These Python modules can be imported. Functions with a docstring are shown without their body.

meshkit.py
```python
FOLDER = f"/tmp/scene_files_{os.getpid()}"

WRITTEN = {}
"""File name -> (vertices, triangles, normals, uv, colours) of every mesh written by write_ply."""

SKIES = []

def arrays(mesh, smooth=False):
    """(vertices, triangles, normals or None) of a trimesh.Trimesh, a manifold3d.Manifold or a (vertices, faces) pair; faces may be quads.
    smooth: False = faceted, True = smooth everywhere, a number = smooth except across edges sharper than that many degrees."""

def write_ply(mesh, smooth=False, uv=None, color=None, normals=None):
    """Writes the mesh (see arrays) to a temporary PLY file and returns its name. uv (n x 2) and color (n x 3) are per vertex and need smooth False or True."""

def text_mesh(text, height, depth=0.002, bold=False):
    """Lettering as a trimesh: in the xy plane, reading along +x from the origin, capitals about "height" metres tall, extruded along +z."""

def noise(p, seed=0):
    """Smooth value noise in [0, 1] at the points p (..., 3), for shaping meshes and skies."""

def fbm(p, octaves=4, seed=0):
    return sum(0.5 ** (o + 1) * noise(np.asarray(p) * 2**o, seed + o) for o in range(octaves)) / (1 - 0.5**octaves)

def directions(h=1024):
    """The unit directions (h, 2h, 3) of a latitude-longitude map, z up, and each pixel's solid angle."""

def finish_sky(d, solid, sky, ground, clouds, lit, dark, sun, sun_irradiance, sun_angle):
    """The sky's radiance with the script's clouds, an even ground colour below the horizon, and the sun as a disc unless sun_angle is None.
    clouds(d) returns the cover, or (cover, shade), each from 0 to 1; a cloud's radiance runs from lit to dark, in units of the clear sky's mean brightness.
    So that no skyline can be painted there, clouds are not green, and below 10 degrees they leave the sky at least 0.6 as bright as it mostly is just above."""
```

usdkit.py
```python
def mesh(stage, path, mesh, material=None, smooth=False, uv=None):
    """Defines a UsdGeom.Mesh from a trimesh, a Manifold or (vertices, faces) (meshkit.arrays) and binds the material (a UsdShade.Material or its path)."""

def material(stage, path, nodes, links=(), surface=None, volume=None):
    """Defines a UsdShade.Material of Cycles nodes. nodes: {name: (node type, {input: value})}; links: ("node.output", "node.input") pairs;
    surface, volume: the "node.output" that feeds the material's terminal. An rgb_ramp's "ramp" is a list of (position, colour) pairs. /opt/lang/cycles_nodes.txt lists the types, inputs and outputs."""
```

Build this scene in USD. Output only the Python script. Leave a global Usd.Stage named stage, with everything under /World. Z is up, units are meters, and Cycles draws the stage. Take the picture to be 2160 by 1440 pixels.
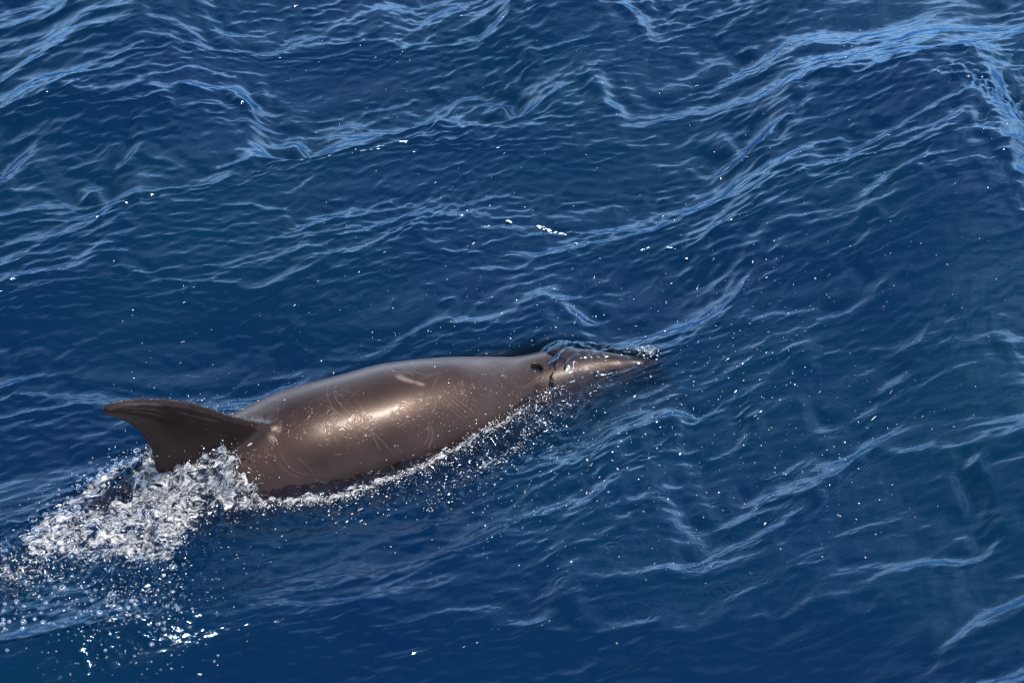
import math
import numpy as np
from scipy.interpolate import PchipInterpolator
from scipy import ndimage
import trimesh
import usdkit
from meshkit import noise, fbm
from pxr import Usd, UsdGeom, UsdLux, UsdShade, Gf, Sdf, Vt

stage = Usd.Stage.CreateInMemory()
UsdGeom.SetStageUpAxis(stage, 'Z')
UsdGeom.SetStageMetersPerUnit(stage, 1.0)
UsdGeom.Xform.Define(stage, '/World')
UsdGeom.Scope.Define(stage, '/World/Looks')

# ------------------------------------------------------------------ camera, sky, sun, exposure
ELEV, DIST, FOCAL, APERTURE = math.radians(33), 11.0, 141.0, 36.0
EXPOSURE = 0.6
SUN_ELEV, SUN_AZ = math.radians(69), math.radians(100)      # azimuth from +y (away from the camera), clockwise
SUN_INTENSITY, SKY_STRENGTH = 1.1, 0.13
HAZE, CLOUD = .9, (14.0, 16.5, 20.5)                         # bright haze low over the sea, and thin cloud
eye = np.array([0, -DIST * math.cos(ELEV), DIST * math.sin(ELEV)])
cam = UsdGeom.Camera.Define(stage, '/World/camera')
cam.AddTranslateOp().Set(Gf.Vec3d(*eye))
cam.AddRotateXOp().Set(90 - math.degrees(ELEV))
cam.CreateFocalLengthAttr(FOCAL)
cam.CreateHorizontalApertureAttr(APERTURE)
cam.CreateVerticalApertureAttr(24.0)
cam.CreateFStopAttr(4.5)
cam.CreateFocusDistanceAttr(DIST + 0.25)
cam.CreateClippingRangeAttr(Gf.Vec2f(0.1, 5000))
cam.CreateExposureAttr(EXPOSURE)

sun_dir = np.array([math.cos(SUN_ELEV) * math.sin(SUN_AZ), math.cos(SUN_ELEV) * math.cos(SUN_AZ), math.sin(SUN_ELEV)])
sky = UsdLux.DomeLight.Define(stage, '/World/sky')
sky_mat = usdkit.material(stage, '/World/Looks/sky_look', {
    's': ('sky_texture', {'sky_type': 'single_scattering', 'sun_disc': False, 'sun_elevation': SUN_ELEV,
                          'sun_rotation': math.atan2(sun_dir[0], sun_dir[1]), 'altitude': 0.0, 'aerosol_density': .35, 'ozone_density': 2.0}),
    'tc': ('texture_coordinate', {}), 'xyz': ('separate_xyz', {}),
    'za': ('math', {'math_type': 'add', 'value2': .14}), 'zm': ('math', {'math_type': 'maximum', 'value2': .05}), 'cz': ('combine_xyz', {}), 'pl': ('vector_math', {'math_type': 'divide'}),
    'cn': ('noise_texture', {'scale': 1.3, 'detail': 6.0, 'roughness': .55, 'distortion': .3}),
    'cc': ('map_range', {'from_min': .50, 'from_max': .68, 'to_min': 0.0, 'to_max': .4, 'clamp': True}),
    'hz': ('map_range', {'range_type': 'smoothstep', 'from_min': .0, 'from_max': .50, 'to_min': HAZE, 'to_max': 0.0, 'clamp': True}),
    'm1': ('mix_color', {'b': CLOUD, 'use_clamp': False}), 'm2': ('mix_color', {'b': CLOUD, 'use_clamp': False}),
    'b': ('background_shader', {'strength': SKY_STRENGTH})},
    [('tc.generated', 'xyz.vector'), ('xyz.z', 'za.value1'), ('za.value', 'zm.value1'), ('zm.value', 'cz.x'), ('zm.value', 'cz.y'), ('zm.value', 'cz.z'),
     ('tc.generated', 'pl.vector1'), ('cz.vector', 'pl.vector2'), ('pl.vector', 'cn.vector'), ('cn.fac', 'cc.value'), ('xyz.z', 'hz.value'),
     ('s.color', 'm1.a'), ('hz.result', 'm1.fac'), ('m1.result', 'm2.a'), ('cc.result', 'm2.fac'), ('m2.result', 'b.color')], surface='b.background')
UsdShade.MaterialBindingAPI.Apply(sky.GetPrim()).Bind(sky_mat)
sky.GetPrim().SetCustomDataByKey('kind', 'structure')
sun = UsdLux.DistantLight.Define(stage, '/World/sun')
sun.CreateNormalizeAttr(True)
sun.CreateIntensityAttr(SUN_INTENSITY)
sun.CreateAngleAttr(0.5)
sun.CreateColorAttr(Gf.Vec3f(1.0, 0.90, 0.79))
zax = Gf.Vec3d(*sun_dir)
sun.AddTransformOp().Set(Gf.Matrix4d(Gf.Rotation(Gf.Vec3d(0, 0, 1), zax), Gf.Vec3d(0, 0, 20)))

# ------------------------------------------------------------------ helpers
F = np.array([0, math.cos(ELEV), -math.sin(ELEV)])
U = np.array([0, math.sin(ELEV), math.cos(ELEV)])
R = np.array([1.0, 0, 0])


def ray(px, py):
    k = APERTURE / FOCAL / 2160
    return F + R * (px - 1080) * k + U * (720 - py) * k


def at(px, py, z=0.0):
    """The point at height z seen at a pixel of the 2160 x 1440 photograph: used to survey where things stand."""
    d = ray(px, py)
    return eye + d * (z - eye[2]) / d[2]


def tag(prim, label=None, category=None, group=None, kind=None):
    p = prim.GetPrim() if hasattr(prim, 'GetPrim') else prim
    for k, v in (('label', label), ('category', category), ('group', group), ('kind', kind)):
        if v:
            p.SetCustomDataByKey(k, v)
    return p


def smooth(x, a, b):
    t = np.clip((x - a) / (b - a), 0, 1)
    return t * t * (3 - 2 * t)


def smin(a, b, k):
    h = np.maximum(k - np.abs(a - b), 0) / k
    return np.minimum(a, b) - h * h * k * 0.25


def seg_dist(P, pts):
    """Distance of 2-D points to a polyline, signed side, and the parameter along it in [0, 1]."""
    pts = np.asarray(pts, float)
    L = np.r_[0, np.cumsum(np.linalg.norm(np.diff(pts, axis=0), axis=1))]
    best, side, par = np.full(len(P), 1e9), np.zeros(len(P)), np.zeros(len(P))
    for a, b, l0, l1 in zip(pts[:-1], pts[1:], L[:-1], L[1:]):
        d = b - a
        t = np.clip(((P - a) @ d) / (d @ d), 0, 1)
        q = P - a - t[:, None] * d
        dist = np.hypot(q[:, 0], q[:, 1])
        m = dist < best
        best[m] = dist[m]
        side[m] = np.sign(d[0] * q[m, 1] - d[1] * q[m, 0])
        par[m] = (l0 + t[m] * (l1 - l0)) / L[-1]
    return best, side, par


# ------------------------------------------------------------------ the dolphin's shape (as a field)
PX = APERTURE / FOCAL * DIST / 2160                     # metres per photograph pixel at the target
AXIS = [(1380, 767, 9, .004), (1340, 772, 21, -.010), (1293, 784, 42, -.026), (1240, 800, 67, -.052), (1200, 812, 80, -.064),
        (1117, 838, 89, -.072), (1050, 856, 106, -.062), (950, 880, 127, -.04), (800, 930, 153, -.056), (650, 973, 154, -.066),
        (500, 1025, 138, -.09), (350, 1078, 110, -.12), (200, 1135, 76, -.165), (50, 1200, 50, -.22), (-100, 1270, 36, -.27), (-260, 1345, 26, -.31)]
apts = np.array([at(a, b, z) for a, b, r, z in AXIS])
arad = np.array([r * PX for a, b, r, z in AXIS])
HEAD = apts[4] - apts[11]
HEAD[2] = 0
HEAD /= np.linalg.norm(HEAD)
LEFT = np.cross([0, 0, 1.0], HEAD)
O = apts[8].copy()
O[2] = 0
loc = lambda p: np.stack([(p - O) @ HEAD, (p - O) @ LEFT, p[..., 2]], -1)
wor = lambda q: O + q[..., :1] * HEAD + q[..., 1:2] * LEFT + q[..., 2:3] * np.array([0, 0, 1.0])
al = loc(apts)
order = np.argsort(al[:, 0])
fy, fz, fr = (PchipInterpolator(al[order, 0], v[order]) for v in (al[:, 1], al[:, 2], arad))
X0, X1 = al[:, 0].min(), al[:, 0].max()
ROLL = math.radians(14)
UPV = np.array([0, -math.sin(ROLL), math.cos(ROLL)])    # the dolphin's own up in its frame (rolled towards the camera)
SIDE = np.array([0, math.cos(ROLL), math.sin(ROLL)])

# dorsal fin: outline surveyed on the plane of symmetry
FIN = [(556, 892), (520, 884), (480, 874), (440, 859), (400, 847), (350, 841), (300, 840), (262, 844), (236, 849), (221, 856), (215, 864), (222, 874),
       (250, 883), (275, 894), (296, 912), (311, 932), (322, 955), (328, 985), (330, 1030), (400, 1060), (520, 1010), (600, 930)]
fc = np.array([fy(-.35) * 0 - .35, fy(-.35), fz(-.35)])
plane_n = SIDE[1] * LEFT + SIDE[2] * np.array([0, 0, 1.0])
plane_p = wor(fc[None])[0]
fin_l = []
for a, b in FIN:
    d = ray(a, b)
    fin_l.append(loc((eye + d * (((plane_p - eye) @ plane_n) / (d @ plane_n)))[None])[0])
fin_l = np.array(fin_l)
fin2 = np.stack([fin_l[:, 0], (fin_l - fc) @ UPV], 1)
from shapely.geometry import Polygon
import shapely
_poly = Polygon(fin2).buffer(0.004).buffer(-0.004)
_g = 0.002
_bx = (fin2[:, 0].min() - .06, fin2[:, 1].min() - .06, fin2[:, 0].max() + .06, fin2[:, 1].max() + .06)
_nx, _ny = int((_bx[2] - _bx[0]) / _g) + 1, int((_bx[3] - _bx[1]) / _g) + 1
_gx, _gy = np.meshgrid(_bx[0] + np.arange(_nx) * _g, _bx[1] + np.arange(_ny) * _g, indexing='ij')
_in = shapely.contains_xy(_poly, _gx.ravel(), _gy.ravel()).reshape(_nx, _ny)
_sd = np.where(_in, ndimage.distance_transform_edt(_in), -ndimage.distance_transform_edt(~_in)) * _g
_sd = ndimage.gaussian_filter(_sd, 1.2)


def fin_field(q):
    u, v, n = q[..., 0], (q - fc) @ UPV, (q - fc) @ SIDE
    d = ndimage.map_coordinates(_sd, [(u - _bx[0]) / _g, (v - _bx[1]) / _g], order=1, mode='nearest')
    w = 0.006 + 0.017 * (1 - (1 - np.clip(d / .085, 0, 1)) ** 2)
    w = w * np.sqrt(np.clip(d / .014, 0, 1))
    inside = (np.abs(n) - w) * .8
    return np.where(d > 0, np.maximum(inside, -d), np.hypot(np.maximum(-d, 0), n))


bh = loc(at(1117, 777, .01)[None])[0]
bh_c = np.array([bh[0], fy(bh[0]), fz(bh[0])]) + UPV * (fr(bh[0]) - .002)


def ellipsoid(q, c, ax, rad):
    d = q - c
    return (np.sqrt(sum(((d @ a) / r) ** 2 for a, r in zip(ax, rad))) - 1) * min(rad)


def flipper(q, root, dirv, chordv, length, chord, thick):
    d = q - root
    s = (d @ dirv) / length
    c = (d @ chordv) - .35 * chord * s * s * -1
    nrm = np.cross(dirv, chordv)
    half = chord * .5 * np.sqrt(np.clip(1 - np.clip(s, 0, 1) ** 2, .02, 1))
    th = thick * np.sqrt(np.clip(1 - (c / half) ** 2, 0, 1)) * (1 - .6 * np.clip(s, 0, 1))
    out = np.maximum(np.abs(c) - half, np.maximum(s - 1, -s - .3) * length)
    return np.maximum(np.abs(d @ nrm) - th - .002, out)


def unit(v):
    v = np.asarray(v, float)
    return v / np.linalg.norm(v)


def body_only(q):
    x = q[..., 0]
    xc = np.clip(x, X0, X1)
    yc, zc, r = fy(xc), fz(xc), fr(xc)
    tail = smooth(-xc, .55, 1.1)
    d = q - np.stack([xc, yc, zc], -1)
    a = d @ SIDE / (1 - .35 * tail)
    b = d @ UPV / (1 + .1 * tail)
    return np.sqrt(a * a + b * b + (x - xc) ** 2) - r


FLUKE_C = np.array([X0, fy(X0), fz(X0)])


def field(q, parts=True):
    f = body_only(q)
    f = smin(f, fin_field(q), .045)
    m = q[..., 0] > .1
    if m.any():
        k = q[m]
        g = f[m]
        for s in (-1, 1):                                   # pectoral flippers, swept back and down
            root = np.array([.26, fy(.26), fz(.26)]) + SIDE * s * .105 - UPV * .10
            dv = unit(-.62 * np.array([1, 0, 0]) + SIDE * s * .55 - UPV * .55)
            cv = unit(np.array([1, 0, 0]) - dv * dv[0])
            g = smin(g, flipper(k, root, dv, cv, .34, .13, .014), .03)
        # blowhole: a dimple with a slit, and a low lip behind it
        g = -smin(-g, ellipsoid(k, bh_c, [np.array([1, 0, 0]), SIDE, UPV], (.016, .018, .024)), .006)
        # mouth groove along the beak
        f[m] = g
    m = q[..., 0] < X0 + .35
    if m.any():
        k = q[m]
        g = f[m]
        for s in (-1, 1):
            root = FLUKE_C + np.array([.06, 0, 0])
            dv = unit(SIDE * s - np.array([.45, 0, 0]))
            cv = unit(np.array([1, 0, 0]) - dv * dv[0])
            g = smin(g, flipper(k, root, dv, cv, .34, .17, .014), .03)
        f[m] = g
    return f


def surface_nets(f, o, h):
    s = f < 0
    idx = -np.ones(tuple(n - 1 for n in f.shape), int)
    corners = [s[i:f.shape[0] - 1 + i, j:f.shape[1] - 1 + j, k:f.shape[2] - 1 + k] for i in (0, 1) for j in (0, 1) for k in (0, 1)]
    cnt = sum(c.astype(np.int8) for c in corners)
    cells = np.argwhere((cnt > 0) & (cnt < 8))
    idx[tuple(cells.T)] = np.arange(len(cells))
    v = o + (cells + .5) * h
    faces = []
    for ax in range(3):
        b, c = (ax + 1) % 3, (ax + 2) % 3
        lo = [slice(None)] * 3
        hi = [slice(None)] * 3
        lo[ax], hi[ax] = slice(0, -1), slice(1, None)
        ch = s[tuple(lo)] != s[tuple(hi)]
        e = np.argwhere(ch)
        e = e[(e[:, b] > 0) & (e[:, c] > 0) & (e[:, b] < f.shape[b] - 1) & (e[:, c] < f.shape[c] - 1)]
        ins = s[tuple(e.T)]
        q = []
        for db, dc in ((1, 1), (0, 1), (0, 0), (1, 0)):
            k = e.copy()
            k[:, b] -= db
            k[:, c] -= dc
            q.append(idx[tuple(k.T)])
        q = np.stack(q, 1)
        q[~ins] = q[~ins][:, ::-1]
        faces.append(q)
    return v, np.vstack(faces)


H = .006
lo = np.array([X0 - .45, min(fy(X0), fy(X1), -.3) - .12, -.62])
hi = np.array([X1 + .03, .62, .48])
lo[1] = -.62
n = np.ceil((hi - lo) / H).astype(int) + 1
gx = [lo[k] + np.arange(n[k]) * H for k in range(3)]
fgrid = np.empty(n, np.float32)
for i in range(0, n[0], 32):
    q = np.stack(np.meshgrid(gx[0][i:i + 32], gx[1], gx[2], indexing='ij'), -1)
    fgrid[i:i + 32] = field(q)
dv, dq = surface_nets(fgrid, lo, H)
del fgrid


def grad(q, e=.0015):
    return np.stack([(field(q + e * np.eye(3)[k]) - field(q - e * np.eye(3)[k])) / (2 * e) for k in range(3)], -1)


def project(v, steps=3):
    for _ in range(steps):
        g = grad(v)
        g2 = np.maximum((g * g).sum(-1, keepdims=True), .09)
        step = field(v)[:, None] * g / g2
        L = np.linalg.norm(step, axis=1, keepdims=True)
        v = v - step * np.minimum(1, .004 / np.maximum(L, 1e-9))
    return v


def refine(v, f, mask):
    """Splits the triangles whose three corners are all in the mask into four, and their neighbours to match."""
    m = trimesh.Trimesh(v, f, process=False)
    pick = np.nonzero(mask[f].all(1))[0]
    e = np.sort(np.vstack([f[pick][:, [0, 1]], f[pick][:, [1, 2]], f[pick][:, [2, 0]]]), 1)
    ue, inv = np.unique(e, axis=0, return_inverse=True)
    key = {}
    mid = len(v) + np.arange(len(ue))
    code = ue[:, 0].astype(np.int64) * len(v) + ue[:, 1]

    def look(a, b):
        k = np.minimum(a, b).astype(np.int64) * len(v) + np.maximum(a, b)
        j = np.clip(np.searchsorted(code, k), 0, len(code) - 1)
        return np.where(code[j] == k, mid[j], -1)
    nv = np.vstack([v, (v[ue[:, 0]] + v[ue[:, 1]]) / 2])
    ab, bc, ca = look(f[:, 0], f[:, 1]), look(f[:, 1], f[:, 2]), look(f[:, 2], f[:, 0])
    cnt = (ab >= 0).astype(int) + (bc >= 0) + (ca >= 0)
    out = [f[cnt == 0]]
    k = cnt == 3
    a, b, c = f[k].T
    x, y, z = ab[k], bc[k], ca[k]
    out += [np.stack(t, 1) for t in ((a, x, z), (x, b, y), (z, y, c), (x, y, z))]
    for r in range(3):
        A, B, C = f[:, r], f[:, (r + 1) % 3], f[:, (r + 2) % 3]
        AB, BC, CA = [(ab, bc, ca)[(r + j) % 3] for j in range(3)]
        k = (cnt == 1) & (AB >= 0)
        out += [np.stack((A[k], AB[k], C[k]), 1), np.stack((AB[k], B[k], C[k]), 1)]
        k = (cnt == 2) & (AB < 0)
        out += [np.stack((C[k], CA[k], BC[k]), 1), np.stack((CA[k], A[k], B[k]), 1), np.stack((CA[k], B[k], BC[k]), 1)]
    return nv, np.vstack(out)


df = np.vstack([dq[:, [0, 1, 2]], dq[:, [0, 2, 3]]])
dv = project(dv, 3)
for rep in range(2):
    w = wor(dv)
    vis = (dv[:, 0] > -.95) & (w[:, 2] > -.10) & ((grad(dv) @ loc(O + (eye - O))[:3]) > -.3)
    dv, df = refine(dv, df, vis)
    dv = project(dv, 2)
dn = grad(dv, .002)
dn /= np.maximum(np.linalg.norm(dn, axis=1, keepdims=True), 1e-9)
tri = np.cross(dv[df[:, 1]] - dv[df[:, 0]], dv[df[:, 2]] - dv[df[:, 0]])
fl = 1 if (tri * dn[df[:, 0]]).sum() > 0 else -1
vn = np.zeros_like(dv)
for k in range(3):
    np.add.at(vn, df[:, k], tri * fl)
vn /= np.maximum(np.linalg.norm(vn, axis=1, keepdims=True), 1e-12)
dn = np.where((vn * dn).sum(1, keepdims=True) > .75, dn, vn)
dw = wor(dv)
dnw = dn[:, :1] * HEAD + dn[:, 1:2] * LEFT + dn[:, 2:3] * np.array([0, 0, 1.0])
fv = dw[df]
if (np.cross(fv[:, 1] - fv[:, 0], fv[:, 2] - fv[:, 0]) * dnw[df[:, 0]]).sum() < 0:
    df = df[:, ::-1]


def pix(p):
    d = p - eye
    k = APERTURE / FOCAL / 2160
    return np.stack([1080 + (d @ R) / (d @ F) / k, 720 - (d @ U) / (d @ F) / k], -1)


# rake marks and scars of the skin: pale scratches with a place of their own on the body
rng = np.random.default_rng(7)
scar = np.zeros(len(dw))
facing = (dnw @ (-F)) > .05
uvp = pix(dw)
SCARS = [([(832, 789), (850, 799), (875, 806), (900, 813)], 4.5, 1.5), ([(835, 785), (862, 800), (893, 812)], 3, .8),
         ([(700, 795), (690, 830), (705, 865), (760, 900)], 1.6, .45), ([(720, 800), (705, 830), (730, 865), (800, 900)], 1.6, .45),
         ([(680, 850), (730, 880), (790, 915), (830, 960)], 1.6, .45), ([(640, 905), (720, 890), (780, 905)], 1.5, .35),
         ([(760, 855), (775, 890), (790, 925), (805, 955)], 1.7, .5), ([(750, 840), (770, 870), (800, 905)], 1.6, .4),
         ([(660, 935), (690, 900), (740, 885)], 1.5, .35), ([(575, 950), (600, 990), (640, 1008)], 1.5, .4), ([(590, 945), (612, 985), (655, 1003)], 1.4, .35),
         ([(900, 950), (912, 920), (908, 895)], 1.8, .5), ([(893, 940), (905, 915), (902, 893)], 1.6, .45),
         ([(880, 800), (905, 793), (930, 782)], 1.5, .4), ([(865, 780), (900, 790), (925, 785)], 1.4, .35), ([(850, 775), (875, 792)], 1.4, .35),
         ([(930, 835), (960, 860), (990, 885)], 1.5, .45), ([(940, 832), (970, 858), (1000, 880)], 1.5, .4), ([(922, 838), (955, 866), (985, 892)], 1.4, .35),
         ([(950, 830), (980, 855), (1003, 872)], 1.4, .35), ([(1093, 815), (1110, 812), (1130, 800), (1140, 790)], 1.8, .4), ([(1100, 820), (1120, 813), (1143, 795)], 1.6, .4),
         ([(240, 853), (300, 851), (345, 856)], 3.5, .35), ([(255, 860), (310, 862), (350, 872)], 2.2, .3), ([(270, 868), (320, 872), (345, 882)], 2, .25),
         ([(370, 868), (420, 880), (470, 890)], 2, .3), ([(470, 985), (500, 975), (540, 1000)], 1.4, .35), ([(625, 960), (650, 985), (665, 1000)], 1.3, .35)]
for k in range(18):
    x = rng.uniform(560, 1080)
    top = np.interp(x, [540, 600, 680, 750, 850, 950, 1050], [885, 850, 815, 793, 770, 756, 754])
    bot = np.interp(x, [540, 650, 750, 850, 950, 1050], [1030, 1010, 990, 965, 930, 870])
    y = rng.uniform(top + 12, bot - 10)
    a, L = rng.normal(.5, .8), rng.uniform(18, 60)
    b = a + rng.normal(0, .4)
    SCARS.append(([(x, y), (x + L * .5 * math.cos(a), y + L * .5 * math.sin(a)), (x + L * .5 * (math.cos(a) + math.cos(b)), y + L * .5 * (math.sin(a) + math.sin(b)))], rng.uniform(1., 1.6), rng.uniform(.1, .28)))
sel = np.nonzero(facing)[0]
for pts, wd, st in SCARS:
    p = np.array(pts, float)
    m = sel[(uvp[sel] > p.min(0) - 12).all(1) & (uvp[sel] < p.max(0) + 12).all(1)]
    if not len(m):
        continue
    tt = np.linspace(0, 1, len(p))
    pc = np.stack([PchipInterpolator(tt, p[:, j])(np.linspace(0, 1, 14)) for j in (0, 1)], 1)
    d, _, par = seg_dist(uvp[m], pc)
    wob = .55 + .9 * noise(np.c_[uvp[m] * .12, np.zeros(len(m))], 5)
    g = .65 * st * np.exp(-(d / (wd * .8)) ** 2) * smooth(par, 0, .15) * smooth(1 - par, 0, .15) * wob
    scar[m] = np.maximum(scar[m], g)

# shade on the fin is painted in; the crown of the back has darker skin
shade_pigment = np.clip(1 - smooth(fin_field(dv), -.002, .03) + .35 * smooth(((dn @ UPV)), .75, .98) * smooth(-dv[:, 0], -.3, .3), 0, 1)
SKIN = usdkit.material(stage, '/World/Looks/dolphin_skin', {
    'sc': ('attribute', {'attribute': 'scar'}),
    'tc': ('texture_coordinate', {}),
    'pg': ('attribute', {'attribute': 'shade_pigment'}), 'dk': ('mix_color', {'blend_type': 'multiply', 'b': (.42, .38, .37)}),
    'n1': ('noise_texture', {'scale': 6.0, 'detail': 5.0, 'roughness': .6}),
    'r1': ('rgb_ramp', {'ramp': [(.3, (.0125, .0064, .0053)), (.7, (.030, .0170, .0146))]}),
    'mp': ('mapping', {'mapping_type': 'point', 'rotation': (0, 0, -math.atan2(HEAD[1], HEAD[0])), 'scale': (1, 1, 1)}),
    'n2': ('noise_texture', {'scale': 120.0, 'detail': 3.0}),
    'mix': ('mix_color', {'b': (.12, .088, .080), 'use_clamp': True}),
    'nw': ('noise_texture', {'scale': 28.0, 'detail': 2.0, 'roughness': .4, 'distortion': 1.2}),
    'ww': ('math', {'math_type': 'multiply', 'value2': 30.0}),
    'ws': ('math', {'math_type': 'sine'}),
    'nm': ('noise_texture', {'scale': 9.0, 'detail': 2.0}),
    'mm': ('map_range', {'from_min': .46, 'from_max': .66, 'to_min': 0.0, 'to_max': 1.0, 'clamp': True}),
    'wm': ('math', {'math_type': 'multiply'}),
    'bu': ('bump', {'strength': .8, 'distance': .0016}),
    'bu2': ('bump', {'strength': .12, 'distance': .001}),
    'p': ('principled_bsdf', {'roughness': .42, 'ior': 1.4, 'specular_ior_level': .36, 'specular_tint': (1, .78, .68), 'coat_weight': .30, 'coat_roughness': .25, 'coat_tint': (1, .97, .95), 'coat_ior': 1.33})},
    [('tc.object', 'mp.vector'), ('mp.vector', 'n1.vector'), ('mp.vector', 'n2.vector'), ('mp.vector', 'nw.vector'), ('mp.vector', 'nm.vector'),
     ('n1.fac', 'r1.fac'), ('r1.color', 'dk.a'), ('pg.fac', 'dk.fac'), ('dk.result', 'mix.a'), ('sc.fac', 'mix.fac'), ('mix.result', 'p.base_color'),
     ('nw.fac', 'ww.value1'), ('ww.value', 'ws.value1'), ('nm.fac', 'mm.value'), ('ws.value', 'wm.value1'), ('mm.result', 'wm.value2'),
     ('wm.value', 'bu.height'), ('n2.fac', 'bu2.height'), ('bu2.normal', 'bu.normal'), ('bu.normal', 'p.coat_normal'), ('bu2.normal', 'p.normal')], surface='p.BSDF')
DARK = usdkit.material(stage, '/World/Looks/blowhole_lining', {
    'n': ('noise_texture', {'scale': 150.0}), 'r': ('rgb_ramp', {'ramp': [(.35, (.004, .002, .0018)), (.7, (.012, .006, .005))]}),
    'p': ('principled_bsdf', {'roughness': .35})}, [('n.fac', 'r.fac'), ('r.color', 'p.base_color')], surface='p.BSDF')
EYE = usdkit.material(stage, '/World/Looks/wet_eye', {
    'n': ('noise_texture', {'scale': 90.0}), 'r': ('rgb_ramp', {'ramp': [(.3, (.006, .005, .005)), (.8, (.02, .014, .01))]}),
    'p': ('principled_bsdf', {'roughness': .08})}, [('n.fac', 'r.fac'), ('r.color', 'p.base_color')], surface='p.BSDF')

dol = UsdGeom.Xform.Define(stage, '/World/dolphin')
dol.AddTranslateOp().Set(Gf.Vec3d(*O))
tag(dol, 'wet brown-grey dolphin with scratched back and curved fin breaking the surface', 'dolphin')
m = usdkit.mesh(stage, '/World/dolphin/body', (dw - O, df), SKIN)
m.CreateNormalsAttr(Vt.Vec3fArray.FromNumpy(dnw.astype(np.float32)))
m.SetNormalsInterpolation('vertex')
UsdGeom.PrimvarsAPI(m).CreatePrimvar('scar', Sdf.ValueTypeNames.FloatArray, 'vertex').Set(Vt.FloatArray.FromNumpy(scar.astype(np.float32)))


UsdGeom.PrimvarsAPI(m).CreatePrimvar('shade_pigment', Sdf.ValueTypeNames.FloatArray, 'vertex').Set(Vt.FloatArray.FromNumpy(shade_pigment.astype(np.float32)))


def in_frame(mesh, c, ax):
    """A mesh modelled round the origin, put at c (dolphin frame) with axes ax, in the dolphin's Xform space."""
    v = np.asarray(mesh.vertices)
    q = c + v[:, :1] * ax[0] + v[:, 1:2] * ax[1] + v[:, 2:3] * ax[2]
    return trimesh.Trimesh(wor(q) - O, mesh.faces, process=False)


s = trimesh.creation.icosphere(3)
s.apply_scale((.0125, .0145, .0045))
s.vertices[:, 2] += .003 * np.cos(s.vertices[:, 1] / .0155 * 1.5) * (s.vertices[:, 0] > .004)
usdkit.mesh(stage, '/World/dolphin/blowhole', in_frame(s, bh_c - UPV * .019, [np.array([1., 0, 0]), SIDE, UPV]), DARK, smooth=True)
for i, sd in enumerate((-1, 1)):
    ex = al[4][0] - .012
    c = np.array([ex, fy(ex), fz(ex)]) + unit(SIDE * sd - UPV * .25) * (fr(ex) - .004)
    e = trimesh.creation.icosphere(3, .012)
    usdkit.mesh(stage, '/World/dolphin/eye' + ('_%03d' % i if i else ''), in_frame(e, c, [np.array([1., 0, 0]), SIDE, UPV]), EYE, smooth=True)

# ------------------------------------------------------------------ the sea
def axis_lines(a, b, step, far, count):
    core = np.arange(a, b + step / 2, step)
    g = (far / step) ** (1 / count)
    ext = np.cumsum(step * np.geomspace(1, 1, 1))
    k = np.arange(1, count + 1)
    grow = step * (np.power(1.16, k) - 1) / .16
    grow = grow * 1.0
    return np.r_[core[0] - grow[::-1], core, core[-1] + grow]


NX = axis_lines(-1.72, 1.72, .0042, 150, 62)
NY = axis_lines(-1.70, 2.15, .0056, 150, 58)
gx_, gy_ = np.meshgrid(NX, NY, indexing='ij')
P2 = np.stack([gx_.ravel(), gy_.ravel()], 1)
sp = np.maximum(np.gradient(NX)[:, None], np.gradient(NY)[None, :]).ravel()      # local grid spacing

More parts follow.
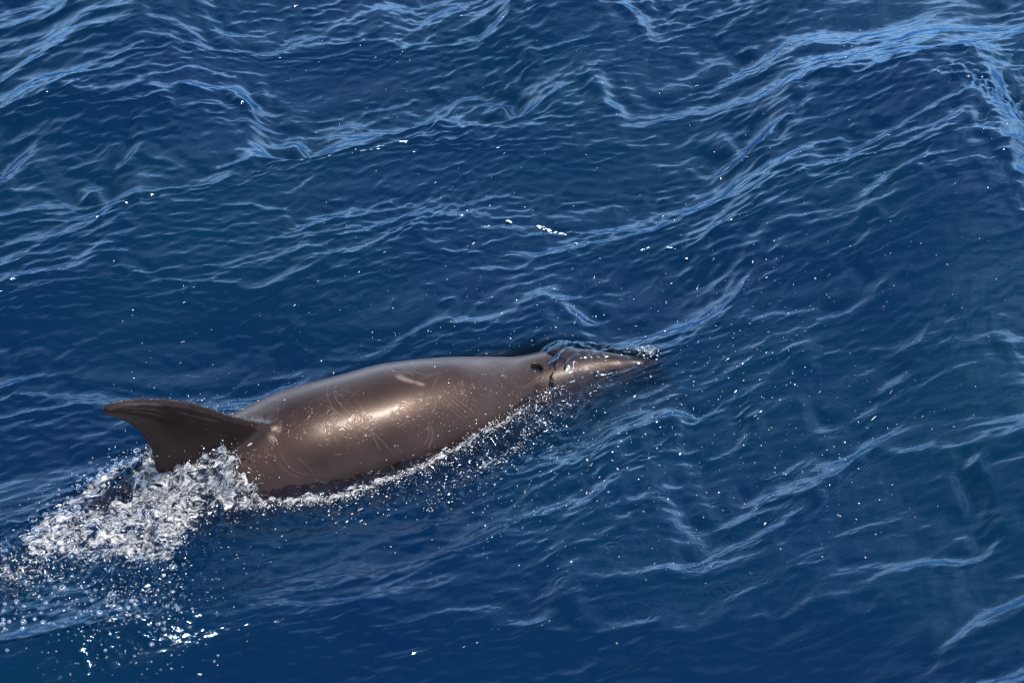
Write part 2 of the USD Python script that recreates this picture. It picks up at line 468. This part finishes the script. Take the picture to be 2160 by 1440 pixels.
CREST = math.radians(30)                                   # crest lines run up to the right, seen from the camera
wind = np.array([math.sin(CREST), -math.cos(CREST)])       # the waves travel towards the camera
rw = np.random.default_rng(21)
warp = np.stack([fbm(np.c_[P2 * .9, np.full(len(P2), 3.1)], 3, 11) - .5, fbm(np.c_[P2 * .9, np.full(len(P2), 7.7)], 3, 23) - .5], 1)
Pw = P2 + warp * .20
hgt = np.zeros(len(P2))
dxy = np.zeros_like(P2)


SKEW = .35


def waves(n, l0, l1, slope, spread, chop, seed, P, env):
    r = np.random.default_rng(seed)
    global hgt, dxy
    lam = np.exp(r.uniform(math.log(l0), math.log(l1), n))
    ang = r.normal(0, spread, n)
    for L, a, ph in zip(lam, ang, r.uniform(0, 2 * math.pi, n)):
        d = np.array([wind[0] * math.cos(a) - wind[1] * math.sin(a), wind[0] * math.sin(a) + wind[1] * math.cos(a)])
        k = 2 * math.pi / L
        A = slope / k * math.sqrt(2 / n)
        w = env * smooth(L / sp, 2.5, 6)
        th = k * (P @ d) + ph
        hgt += A * w * np.cos(th + SKEW * np.cos(th))
        dxy -= (chop * A * w * np.sin(th))[:, None] * d


loc2 = loc(np.c_[P2, np.zeros(len(P2))])
lx, ly = loc2[:, 0], loc2[:, 1]
xc = np.clip(lx, X0, X1)
calm = 1 - .75 * np.exp(-((ly - fy(xc)) / .30) ** 2) * smooth(lx, -1.6, -1.0) * smooth(-lx, -.95, -.6)
patch = .45 + 1.1 * fbm(np.c_[P2 * 1.3, np.full(len(P2), .3)], 3, 31)
patch2 = smooth(fbm(np.c_[P2 * np.array([1.6, 1.6]), np.full(len(P2), 5.3)], 3, 47), .30, .68)
rightward = smooth(P2[:, 0] + .3 * P2[:, 1] * 0, -1.1, 1.1)
TURN = math.radians(13)
for sgn, part in ((-1, np.sqrt(1 - rightward)), (1, np.sqrt(rightward))):
    c = CREST + sgn * TURN
    wind = np.array([math.sin(c), -math.cos(c)])
    waves(16, .8, 2.0, .07, .36, 1.0, 1 + sgn, Pw, calm * part)
    waves(26, .28, .8, .19, .30, .9, 12 + sgn, Pw, calm * patch * part)
    waves(36, .10, .28, .17, .28, .9, 23 + sgn, Pw, calm * patch * part)
    waves(46, .04, .10, .15, .34, .7, 34 + sgn, Pw + warp * .1, (.35 + .65 * calm) * (.5 + .7 * patch2) * part)
    waves(40, .018, .04, .14, .5, .4, 45 + sgn, Pw + warp * .1, (.35 + .65 * calm) * (.5 + .7 * patch2) * part)
    # sharp little crest lines
    al_, ac_ = Pw @ np.array([math.cos(c), math.sin(c)]), Pw @ -wind
    for L, hh, sd in ((.34, .008, 81), (.17, .003, 91)):
        nz = fbm(np.c_[al_ / (L * 3.2), ac_ / L, np.full(len(P2), sgn * 3.3)], 2, sd)
        hgt += hh * part ** 2 * calm * patch * (1 - np.abs(2 * nz - 1) * 1.0) ** 3
# single larger waves, surveyed: a crest line each, gentle behind and steep towards the camera
CRESTS = [([(1480, 400), (1600, 330), (1735, 212), (1860, 208), (2010, 216), (2200, 270)], .075, .30, .16),
          ([(1000, 110), (1120, 50), (1220, 22), (1330, 60), (1420, 110)], .05, .25, .15),
          ([(1060, 250), (1200, 215), (1280, 235), (1350, 270)], .03, .18, .09),
          ([(180, 420), (330, 365), (425, 318), (520, 340), (640, 365)], .055, .25, .15),
          ([(330, 300), (480, 252), (560, 280)], .03, .15, .09),
          ([(80, 90), (250, 30), (400, 15), (520, 60)], .05, .25, .13),
          ([(820, 690), (960, 655), (1080, 636), (1200, 668), (1290, 720)], .035, .16, .09),
          ([(1350, 640), (1600, 560), (1850, 470), (2000, 400), (2200, 290)], .04, .2, .12),
          ([(1750, 620), (1950, 520), (2200, 390)], .04, .15, .1),
          ([(-80, 250), (150, 190), (330, 110), (480, 40)], .04, .2, .12), ([(-80, 430), (120, 340), (300, 225), (470, 140)], .035, .16, .1),
          ([(560, 335), (800, 300), (1000, 262), (1110, 235)], .03, .16, .1), ([(-60, 740), (150, 655), (340, 560)], .03, .12, .1),
          ([(520, 720), (760, 650), (900, 600), (1000, 580)], .03, .14, .1), ([(540, 130), (760, 60), (900, 20)], .03, .14, .1),
          ([(1120, 1330), (1300, 1215), (1420, 1130), (1500, 1070)], .026, .09, .08), ([(1240, 1010), (1360, 950), (1480, 870)], .022, .08, .08),
          ([(1560, 940), (1680, 885), (1760, 850)], .018, .08, .08), ([(1880, 830), (2050, 792), (2220, 760)], .02, .09, .08),
          ([(2030, 1020), (2120, 975), (2230, 930)], .022, .09, .08), 
          ([(1650, 1330), (1850, 1260), (2100, 1200)], .022, .1, .1)]
for pts, hh, back, front in CRESTS:
    hh, back, front = hh * 1.7, back * 1.65, front * 2.5
    w2 = np.array([at(a, b)[:2] for a, b in pts])
    line = PchipInterpolator(w2[:, 0], w2[:, 1])
    q = P2 + warp * .07
    m = (q[:, 0] > w2[0, 0]) & (q[:, 0] < w2[-1, 0])
    qx, qy = q[m, 0], q[m, 1]
    d = (qy - line(qx)) / np.sqrt(1 + np.gradient(line(np.linspace(w2[0, 0], w2[-1, 0], 50)), (w2[-1, 0] - w2[0, 0]) / 49).mean() ** 2)
    par = (qx - w2[0, 0]) / (w2[-1, 0] - w2[0, 0])
    rnd = np.sqrt(d * d + .012 ** 2)                        # a crest rounded over a centimetre
    prof = np.where(d > 0, np.exp(-(rnd / back)), np.exp(-(rnd / front) ** 1.3))
    edge = np.where(d > 0, np.exp(-(.012 / back)), np.exp(-(.012 / front) ** 1.3))
    hgt[m] += hh * prof / edge * smooth(par, 0, .3) * smooth(1 - par, 0, .3)

# the dolphin pushes the water: film over the head, sheet over the tail, streaks off the flank
pxy = pix(np.c_[P2, np.zeros(len(P2))])
yc, zc, rr = fy(xc), fz(xc), fr(xc)
inside = np.clip(1 - ((ly - yc) / rr) ** 2, 0, 1)
top = zc + rr * np.sqrt(inside)
turb = fbm(np.c_[P2 * 14, np.full(len(P2), 1.7)], 4, 61) - .5
turb2 = fbm(np.c_[P2 * 45, np.full(len(P2), 2.9)], 3, 67) - .5
ridge = 1 - 2 * np.abs(fbm(np.c_[P2 * 22, np.full(len(P2), 4.4)], 3, 71) - .5)
lhead = loc(at(1160, 765, .02)[None])[0][0]
headw = smooth(lx, lhead - .02 + 0, lhead + .03) * np.exp(-np.clip((lx - X1) / .06, 0, 9) ** 2)
# the edge of the film slants back along the near flank
slant = lhead + np.clip(yc - ly, 0, 1) * -.9 + .07 * turb + .03 * turb2
front_fade = np.exp(-(np.clip(lx - X1, 0, 9) / .05) ** 2)
headw = smooth(lx, slant - .11, slant - .06) * front_fade
film = top - .012 + (.018 + .022 * ridge + .020 * turb + .015 * turb2) * smooth(lx, slant - .03, slant + .07)
wgt = np.exp(-(np.clip(np.abs(ly - yc) - rr * .9, 0, 9) / .05) ** 2)
ltail = loc(at(505, 1000, .02)[None])[0][0] + .10 * turb + .05 * turb2
tailw = smooth(-lx, -ltail - .08, -ltail - .03)
finx = loc(at(410, 960, .06)[None])[0]
film_t = top - .014 + (.026 + .045 * np.exp(-((lx - finx[0]) / .12) ** 2 - (np.clip(ly - yc + .02, 0, 9) / .05) ** 2) + .06 * turb + .026 * turb2) * smooth(-lx, -ltail - .02, -ltail + .05)


def smax(a, b, k):
    return -smin(-a, -b, k)


hgt = np.where(headw * wgt > 0, hgt + (smax(hgt, film, .02) - hgt) * headw * wgt, hgt)
hgt = np.where(tailw * wgt > 0, hgt + (smax(hgt, film_t, .05) - hgt) * tailw * wgt, hgt)

# chop: rough water beside the flank, in the wake, and streaks trailing from the head
def blob(pts, width, seed=0):
    """Soft band round a surveyed polyline, 1 on it, falling off over width (metres)."""
    w2 = np.array([at(a, b)[:2] for a, b in pts])
    out = np.zeros(len(P2))
    m = (P2 > w2.min(0) - 3 * width).all(1) & (P2 < w2.max(0) + 3 * width).all(1)
    d, _, par = seg_dist(P2[m], w2)
    out[m] = np.exp(-(d / width) ** 2)
    return out


flank = blob([(1040, 900), (960, 950), (850, 1000), (700, 1040), (520, 1065)], .09)
streak = np.maximum(blob([(1215, 790), (1165, 860), (1100, 920), (1010, 985), (920, 1060)], .05), .8 * blob([(1250, 830), (1190, 900), (1110, 960), (1030, 1010), (900, 1110)], .03))
wake = np.maximum(blob([(480, 1010), (400, 1000), (250, 1050), (100, 1160), (-60, 1250)], .10), blob([(420, 1040), (330, 1110), (280, 1180)], .10))
wake2 = blob([(330, 1130), (260, 1250), (300, 1400), (200, 1430)], .13)
hgt += flank * (.010 * ridge * .6 + .022 * turb2 + .026 * turb) + streak * (.018 * ridge - .006 + .02 * turb2)
hgt += np.clip(wake * 1.2, 0, 1) * (.075 * turb + .042 * turb2 + .03 * (ridge - .5)) + wake2 * (.03 * turb + .018 * turb2)
# strands of water pulled back off the head
for pts, hh, wd in (([(1225, 770), (1165, 855), (1090, 925), (1000, 980), (890, 1050)], .013, .010), ([(1262, 815), (1150, 905), (1050, 985), (950, 1055), (840, 1110)], .012, .009),
                    ([(1185, 775), (1125, 850), (1040, 908), (930, 968), (820, 1020)], .012, .010), ([(1240, 800), (1180, 870), (1120, 925), (1040, 975)], .008, .007)):
    w2 = np.array([at(a, b)[:2] for a, b in pts])
    t = np.linspace(0, 1, len(w2))
    w2 = np.stack([PchipInterpolator(t, w2[:, j])(np.linspace(0, 1, 20)) for j in (0, 1)], 1)
    m = (P2 > w2.min(0) - .08).all(1) & (P2 < w2.max(0) + .08).all(1)
    d, _, par = seg_dist(P2[m] + .03 * np.c_[turb[m], turb2[m]], w2)
    hgt[m] += hh * np.exp(-(d / wd) ** 2) * smooth(par, .12, .55) * (1 - par) ** .5 * (.5 + 2 * np.abs(turb2[m]) * 2)
# rings where drops fell
rg = np.random.default_rng(5)
for k in range(46):
    a, b = rg.uniform(1050, 1750), rg.uniform(860, 1330)
    if k > 40:
        a, b = rg.uniform(400, 600), rg.uniform(1130, 1200)
    c = at(a, b)[:2]
    m = (np.abs(P2 - c) < .09).all(1)
    d = np.hypot(*(P2[m] - c).T)
    rad, lam = rg.uniform(.012, .035), rg.uniform(.010, .016)
    hgt[m] += .0011 * np.cos(2 * math.pi * (d - rad) / lam) * np.exp(-((d - rad) / .012) ** 2)

foam = np.clip((.66 * blob([(1130, 850), (1060, 892), (960, 945), (850, 995), (700, 1034), (520, 1055)], .016) + .36 * blob([(1170, 862), (1080, 940), (990, 995), (890, 1050)], .02)) * (.5 + 1.2 * (turb2 + .5)) + 1.0 * np.maximum(blob([(490, 1035), (420, 1030), (340, 1040)], .075), .85 * blob([(400, 1045), (340, 1085), (310, 1150)], .11)) * (.35 + 1.2 * (turb + .5))
               + .95 * blob([(330, 975), (240, 990), (180, 1050), (90, 1130)], .05) + .95 * blob([(330, 1060), (230, 1095), (110, 1165), (-40, 1245)], .10) * (.3 + 1.3 * (turb + .5))
               + .9 * blob([(502, 985), (498, 1020), (505, 1050)], .03) + .35 * wake2 + .45 * flank + .25 * streak, 0, 1.0)
# waves that would stand steeper towards the camera than water does are eased
ch = hgt.reshape(len(NX), len(NY)).copy()
hv = unit(sun_dir + unit(eye))
soft0 = (1 - np.clip(wake + wake2 + flank + streak + np.maximum(headw, tailw) * wgt, 0, 1)).reshape(ch.shape)
for it in range(11):
    gx1, gy1 = np.gradient(ch, NX, NY)
    facing_sun = (-gx1 * hv[0] - gy1 * hv[1] + hv[2]) / np.sqrt(1 + gx1 ** 2 + gy1 ** 2)
    bad = smooth(facing_sun, math.cos(math.radians(24)), math.cos(math.radians(14)))
    bad = np.clip(ndimage.gaussian_filter(bad, 4) * 2.2, 0, 1) * soft0
    low = ndimage.gaussian_filter(ch, (5, 4))
    if it >= 5:
        ch += (ndimage.gaussian_filter(ch, (2.4, 1.8)) - ch) * smooth(facing_sun, math.cos(math.radians(18)), math.cos(math.radians(11))) * soft0
    ch += (ndimage.gaussian_filter(low, (22, 17)) - low) * bad * .5 + (low - ch) * bad * .06
hgt = ch.ravel()
spark = blob([(2020, 225), (2080, 248), (2150, 258)], .06)
hgt += spark * (.03 * turb2 + .015 * turb)
wv = np.c_[P2 + dxy, hgt]
nxn, nyn = len(NX), len(NY)
I = np.arange(nxn * nyn).reshape(nxn, nyn)
wf = np.vstack([np.stack([I[:-1, :-1].ravel(), I[1:, :-1].ravel(), I[1:, 1:].ravel()], 1), np.stack([I[:-1, :-1].ravel(), I[1:, 1:].ravel(), I[:-1, 1:].ravel()], 1)])
# how much water lies between the surface and the dolphin: clear where it is a film, opaque blue where it is deep
wl = loc(wv)
xw = np.clip(wl[:, 0], X0 - .1, X1)
cover = np.full(len(wv), 9.0)
near = np.nonzero((wl[:, 0] > X0 - .4) & (wl[:, 0] < X1 + .12) & (np.abs(wl[:, 1] - fy(xw)) < .75))[0]
cover[near] = np.maximum(field(wl[near]), 0)
clear = .97 * np.exp(-np.maximum(cover - .015, 0) * np.where((wl[:, 1] > fy(xw)) | (wl[:, 0] > X1 - .01), 22.0, 6.0 - 2.6 * smooth(wl[:, 0], lhead - .25, lhead)))
clear = ndimage.gaussian_filter(clear.reshape(nxn, nyn), 1.0).ravel()

WATER = usdkit.material(stage, '/World/Looks/sea_water', {
    'g': ('geometry', {}),
    'mp': ('mapping', {'mapping_type': 'texture', 'rotation': (0, 0, CREST), 'scale': (3.2, 1.0, 1.0)}),
    'n1': ('noise_texture', {'scale': 55.0, 'detail': 4.0, 'roughness': .6, 'distortion': .4}),
    'n2': ('noise_texture', {'scale': 170.0, 'detail': 2.0, 'roughness': .5, 'distortion': .3}),
    'ns': ('noise_texture', {'scale': 2.6, 'detail': 3.0, 'distortion': .6}),
    'nr': ('map_range', {'from_min': .35, 'from_max': .7, 'to_min': .15, 'to_max': 1.0, 'clamp': True}),
    'h1': ('math', {'math_type': 'multiply'}),
    'b1': ('bump', {'strength': 1.0, 'distance': .0021}),
    'b2': ('bump', {'strength': 1.0, 'distance': .0006}),
    'fr': ('fresnel', {'IOR': 1.333}),
    'gl': ('glossy_bsdf', {'roughness': .10, 'color': (.50, .76, 1)}),
    'tr': ('transparent_bsdf', {'color': (.93, .94, .93)}),
    'tn': ('noise_texture', {'scale': 1.1, 'detail': 3.0}), 'tw': ('rgb_ramp', {'ramp': [(.33, (.0001, .0078, .031)), (.68, (.0001, .0122, .029))]}),
    'dp': ('diffuse_bsdf', {}),
    'cl': ('attribute', {'attribute': 'clear'}),
    'mt': ('mix_closure', {}),
    'mw': ('mix_closure', {}),
    'fa': ('attribute', {'attribute': 'foam'}),
    'mp2': ('mapping', {'mapping_type': 'texture', 'rotation': (0, 0, math.atan2(HEAD[1], HEAD[0])), 'scale': (1.9, 1.0, 1.0)}),
    'fn': ('noise_texture', {'scale': 48.0, 'detail': 8.0, 'roughness': .70, 'distortion': 1.4}),
    'fm': ('math', {'math_type': 'multiply_add', 'value2': .5, 'value3': 0.0}),
    'fs': ('math', {'math_type': 'add'}),
    'fq': ('map_range', {'from_min': .95, 'from_max': 1.15, 'to_min': 0.0, 'to_max': .68, 'clamp': True}),
    'fd': ('principled_bsdf', {'base_color': (.78, .79, .80), 'roughness': .4}),
    'mf': ('mix_closure', {})},
    [('g.position', 'tn.vector'), ('tn.fac', 'tw.fac'), ('tw.color', 'dp.color'), ('g.position', 'mp.vector'), ('mp.vector', 'n1.vector'), ('mp.vector', 'n2.vector'), ('g.position', 'ns.vector'), ('ns.fac', 'nr.value'),
     ('n1.fac', 'h1.value1'), ('nr.result', 'h1.value2'), ('h1.value', 'b1.height'), ('n2.fac', 'b2.height'), ('b1.normal', 'b2.normal'),
     ('b2.normal', 'fr.normal'), ('b2.normal', 'gl.normal'),
     ('cl.fac', 'mt.fac'), ('dp.BSDF', 'mt.closure1'), ('tr.BSDF', 'mt.closure2'), ('fr.fac', 'mw.fac'), ('mt.closure', 'mw.closure1'), ('gl.BSDF', 'mw.closure2'),
     ('g.position', 'mp2.vector'), ('mp2.vector', 'fn.vector'), ('fa.fac', 'fm.value1'), ('fm.value', 'fs.value1'), ('fn.fac', 'fs.value2'), ('fs.value', 'fq.value'),
     ('fq.result', 'mf.fac'), ('mw.closure', 'mf.closure1'), ('fd.BSDF', 'mf.closure2')], surface='mf.closure')
sea = usdkit.mesh(stage, '/World/sea', (wv, wf), WATER, smooth=True)
UsdGeom.PrimvarsAPI(sea).CreatePrimvar('foam', Sdf.ValueTypeNames.FloatArray, 'vertex').Set(Vt.FloatArray.FromNumpy(foam.astype(np.float32)))
UsdGeom.PrimvarsAPI(sea).CreatePrimvar('clear', Sdf.ValueTypeNames.FloatArray, 'vertex').Set(Vt.FloatArray.FromNumpy(clear.astype(np.float32)))
DEEP = usdkit.material(stage, '/World/Looks/deep_water', {'n': ('noise_texture', {'scale': .4}), 'r': ('rgb_ramp', {'ramp': [(.3, (.001, .012, .035)), (.7, (.001, .016, .045))]}),
    'd': ('diffuse_bsdf', {})}, [('n.fac', 'r.fac'), ('r.color', 'd.color')], surface='d.BSDF')
B = 160.0
tag(usdkit.mesh(stage, '/World/sea_depth', (np.array([[-B, -B, -3.0], [B, -B, -3.0], [B, B, -3.0], [-B, B, -3.0]]), np.array([[0, 1, 2], [0, 2, 3]])), DEEP), 'dark blue depth of the sea below the surface', None, None, 'structure')
tag(sea, 'deep blue choppy sea with bright streaks on its waves', None, None, 'structure')


# ------------------------------------------------------------------ drops, bubbles, flecks of foam
hgrid = hgt.reshape(nxn, nyn)


def surf(xy):
    """Height of the sea surface at points."""
    i = np.interp(xy[:, 0], NX, np.arange(nxn))
    j = np.interp(xy[:, 1], NY, np.arange(nyn))
    return ndimage.map_coordinates(hgrid, [i, j], order=1)


DROP = usdkit.material(stage, '/World/Looks/water_drop', {
    'oi': ('object_info', {}), 'r': ('rgb_ramp', {'ramp': [(0, (.06, .07, .08)), (.5, (.22, .23, .24)), (.8, (.6, .58, .55)), (1, (.9, .87, .82))]}),
    'p': ('principled_bsdf', {'roughness': .12, 'ior': 1.33, 'coat_weight': 1.0, 'coat_roughness': .05})},
    [('oi.random', 'r.fac'), ('r.color', 'p.base_color')], surface='p.BSDF')
BUB = usdkit.material(stage, '/World/Looks/bubble_film', {
    'lw': ('layer_weight', {'blend': .35}), 'm': ('map_range', {'from_min': .15, 'from_max': .95, 'to_min': .12, 'to_max': .85, 'clamp': True}),
    't': ('transparent_bsdf', {'color': (.97, .98, 1)}), 'g': ('glossy_bsdf', {'roughness': .12, 'color': (.95, .97, 1)}),
    'x': ('mix_closure', {})}, [('lw.facing', 'm.value'), ('m.result', 'x.fac'), ('t.BSDF', 'x.closure1'), ('g.BSDF', 'x.closure2')], surface='x.closure')
FOAM = usdkit.material(stage, '/World/Looks/sea_foam', {
    'n': ('noise_texture', {'scale': 160.0, 'detail': 3.0}), 'r': ('rgb_ramp', {'ramp': [(.3, (.35, .39, .43)), (.65, (.62, .64, .65))]}),
    'b': ('bump', {'strength': .6, 'distance': .002}),
    'p': ('principled_bsdf', {'roughness': .5})}, [('n.fac', 'r.fac'), ('n.fac', 'b.height'), ('b.normal', 'p.normal'), ('r.color', 'p.base_color')], surface='p.BSDF')


def scatter(name, pos, radii, mat, label, cat, squash=None):
    pi = UsdGeom.PointInstancer.Define(stage, '/World/' + name)
    proto = usdkit.mesh(stage, '/World/' + name + '/drop' , trimesh.creation.icosphere(1, 1.0) if squash is None else trimesh.creation.icosphere(2, 1.0), mat, smooth=True)
    pi.CreatePrototypesRel().SetTargets([proto.GetPath()])
    pi.CreateProtoIndicesAttr(Vt.IntArray.FromNumpy(np.zeros(len(pos), np.int32)))
    pi.CreatePositionsAttr(Vt.Vec3fArray.FromNumpy(np.asarray(pos, np.float32)))
    sc = np.repeat(np.asarray(radii, np.float32)[:, None], 3, 1)
    if squash is None:                                      # drops in flight are drawn out
        q = np.random.default_rng(len(pos))
        sc[:, 0] *= 1 + q.gamma(1.2, .55, len(pos))
        sc[:, 1:] *= .85
        a, b = math.atan2(HEAD[1], HEAD[0]) + q.normal(0, .8, len(pos)), q.normal(-.3, .6, len(pos))
        pi.CreateOrientationsAttr(Vt.QuathArray([Gf.Quath(float(math.cos(u / 2) * math.cos(w / 2)), float(-math.sin(u / 2) * math.sin(w / 2)), float(math.cos(u / 2) * math.sin(w / 2)), float(math.sin(u / 2) * math.cos(w / 2))) for u, w in zip(a, b)]))
    if squash is not None:
        sc[:, 2] *= squash
    pi.CreateScalesAttr(Vt.Vec3fArray.FromNumpy(sc))
    tag(pi, label, cat, None, 'stuff')


rd = np.random.default_rng(99)


def along(pts, n, width, seed_scale=1.0):
    """Random ground points round a surveyed polyline."""
    w2 = np.array([at(a, b)[:2] for a, b in pts])
    L = np.r_[0, np.cumsum(np.linalg.norm(np.diff(w2, axis=0), axis=1))]
    t = rd.uniform(0, L[-1], n)
    p = np.stack([np.interp(t, L, w2[:, j]) for j in (0, 1)], 1)
    return p + rd.normal(0, width, (n, 2))


def body_top(p):
    l = loc(np.c_[p, np.zeros(len(p))])
    x = np.clip(l[:, 0], X0, X1)
    ins = np.clip(1 - ((l[:, 1] - fy(x)) / fr(x)) ** 2, 0, 1)
    return np.where((l[:, 0] > X0) & (l[:, 0] < X1) & (ins > 0), fz(x) + fr(x) * np.sqrt(ins), -9)


def ground(p):
    return np.maximum(surf(p), body_top(p))


# fine spray hanging over the water in front of and around the head
pts = np.vstack([np.stack([at(a, b)[:2] for a, b in zip(rd.normal(1480, 260, 900), rd.normal(860, 170, 900))]),
                 np.stack([at(a, b)[:2] for a, b in zip(rd.uniform(600, 2150, 420), rd.uniform(120, 760, 420))]),
                 np.stack([at(a, b)[:2] for a, b in zip(rd.normal(1120, 160, 380), rd.normal(1050, 120, 380))]),
                 np.stack([at(a, b)[:2] for a, b in zip(rd.uniform(200, 1150, 200), rd.uniform(620, 1000, 200))])])
z = ground(pts) + rd.gamma(1.2, .05, len(pts))
r = np.clip(rd.lognormal(math.log(.00105), .42, len(pts)), .0006, .0034)
r *= .85
scatter('spray', np.c_[pts, z], r, DROP, 'fine pale drops flying over the blue water round the dolphin', 'spray')

# sparkling drops along the waterline of the flank, the streaks off the head and the splash behind the fin
p1 = along([(1180, 830), (1110, 872), (1040, 915), (960, 962), (850, 1012), (700, 1050), (520, 1070)], 1500, .017)
p2 = along([(1170, 870), (1080, 950), (980, 1010), (860, 1060), (700, 1080)], 400, .05)
p3 = along([(1215, 850), (1110, 950), (1000, 1010), (900, 1085)], 350, .018)
p4 = along([(500, 1000), (420, 985), (350, 980)], 800, .05)
p5 = along([(490, 1040), (400, 1050), (300, 1080), (180, 1130), (60, 1210), (-60, 1260)], 1500, .075)
p6 = along([(340, 1110), (270, 1220), (290, 1400)], 900, .12)
p7 = along([(1345, 764), (1380, 770)], 170, .010)
pts = np.vstack([p1, p2, p3, p4, p5, p6, p7])
z = ground(pts) + np.abs(rd.normal(0, .006, len(pts))) + np.r_[np.zeros(2250), rd.gamma(.6, .03, len(pts) - 2250 - 170), np.zeros(170)]
r = np.clip(rd.lognormal(math.log(.0010), .42, len(pts)), .0006, .0035)
scatter('splash_drops', np.c_[pts, z], r, DROP, 'dense sparkling drops along the waterline of the dolphin and in its wake', 'splash')

p1 = along([(330, 1130), (250, 1230), (300, 1330), (320, 1420)], 170, .10)
p2 = along([(330, 965), (240, 965), (170, 1060), (80, 1140), (0, 1200)], 220, .03)
p3 = along([(400, 1080), (250, 1110), (60, 1230)], 160, .06)
p4 = along([(0, 1300), (30, 1370)], 40, .05)
pts = np.vstack([p1, p2, p3, p4])
r = np.clip(rd.lognormal(math.log(.0034), .5, len(pts)), .0016, .011)
scatter('foam_bubbles', np.c_[pts, ground(pts) + .1 * r], r, BUB, 'clusters of clear air bubbles floating in the wake at lower left', 'bubbles', .8)

# flecks of foam, each a thing
FLECKS = [('largest white foam fleck, elongated, on the water above the head of the dolphin', [(1132, 489), (1150, 491), (1168, 496), (1190, 500)], 9, 16),
          ('short white foam fleck next to the left of the largest one', [(1066, 484), (1082, 488)], 5, 8),
          ('small round white foam fleck, leftmost of the foam above the dolphin', [(970, 484), (976, 484)], 5, 4),
          ('thin curved foam fleck to the right and below the largest fleck', [(1345, 543), (1360, 537), (1372, 534)], 4, 8),
          ('thin flat foam fleck, rightmost of the foam above the head', [(1406, 537), (1424, 541)], 4, 7),
          ('small double foam fleck right of the largest one and below it', [(1212, 520), (1216, 530)], 4, 5),
          ('small ragged foam fleck below the thin flat fleck at the right', [(1446, 556), (1448, 564)], 4, 5),
          ('tiny foam fleck cluster below and left of the largest fleck', [(1018, 505), (1032, 500)], 3, 6),
          ('white foam blob at the top edge, left of centre', [(766, 7), (774, 7)], 8, 5),
          ('white foam fleck at the top edge, near the centre', [(1172, 9), (1186, 7)], 6, 6),
          ('small pale foam dot below the blob at the top edge', [(622, 36), (628, 34)], 4, 4)]
for k, (label, path, wpx, cnt) in enumerate(FLECKS):
    q = along(path, cnt, wpx * PX * .35)
    q[:, 0] = q[:, 0]
    parts = []
    for x, y in q:
        rr_ = rd.uniform(.25, .55) * wpx * PX
        b = trimesh.creation.icosphere(2, 1.0)
        b.vertices *= (rr_ * rd.uniform(.9, 1.5), rr_, rr_ * .45)
        b.vertices += (x, y, surf(np.array([[x, y]]))[0])
        parts.append(b)
    m = trimesh.util.concatenate(parts)
    c = m.vertices.mean(0)
    m.vertices = m.vertices - c + .0025 * (noise(m.vertices * 260, 3)[:, None] - .5)
    o = usdkit.mesh(stage, '/World/foam_fleck' + ('_%03d' % k if k else ''), m, FOAM, smooth=True)
    UsdGeom.Xformable(o).AddTranslateOp().Set(Gf.Vec3d(*c))
    tag(o, label, 'foam', 'flecks of foam floating on the water')
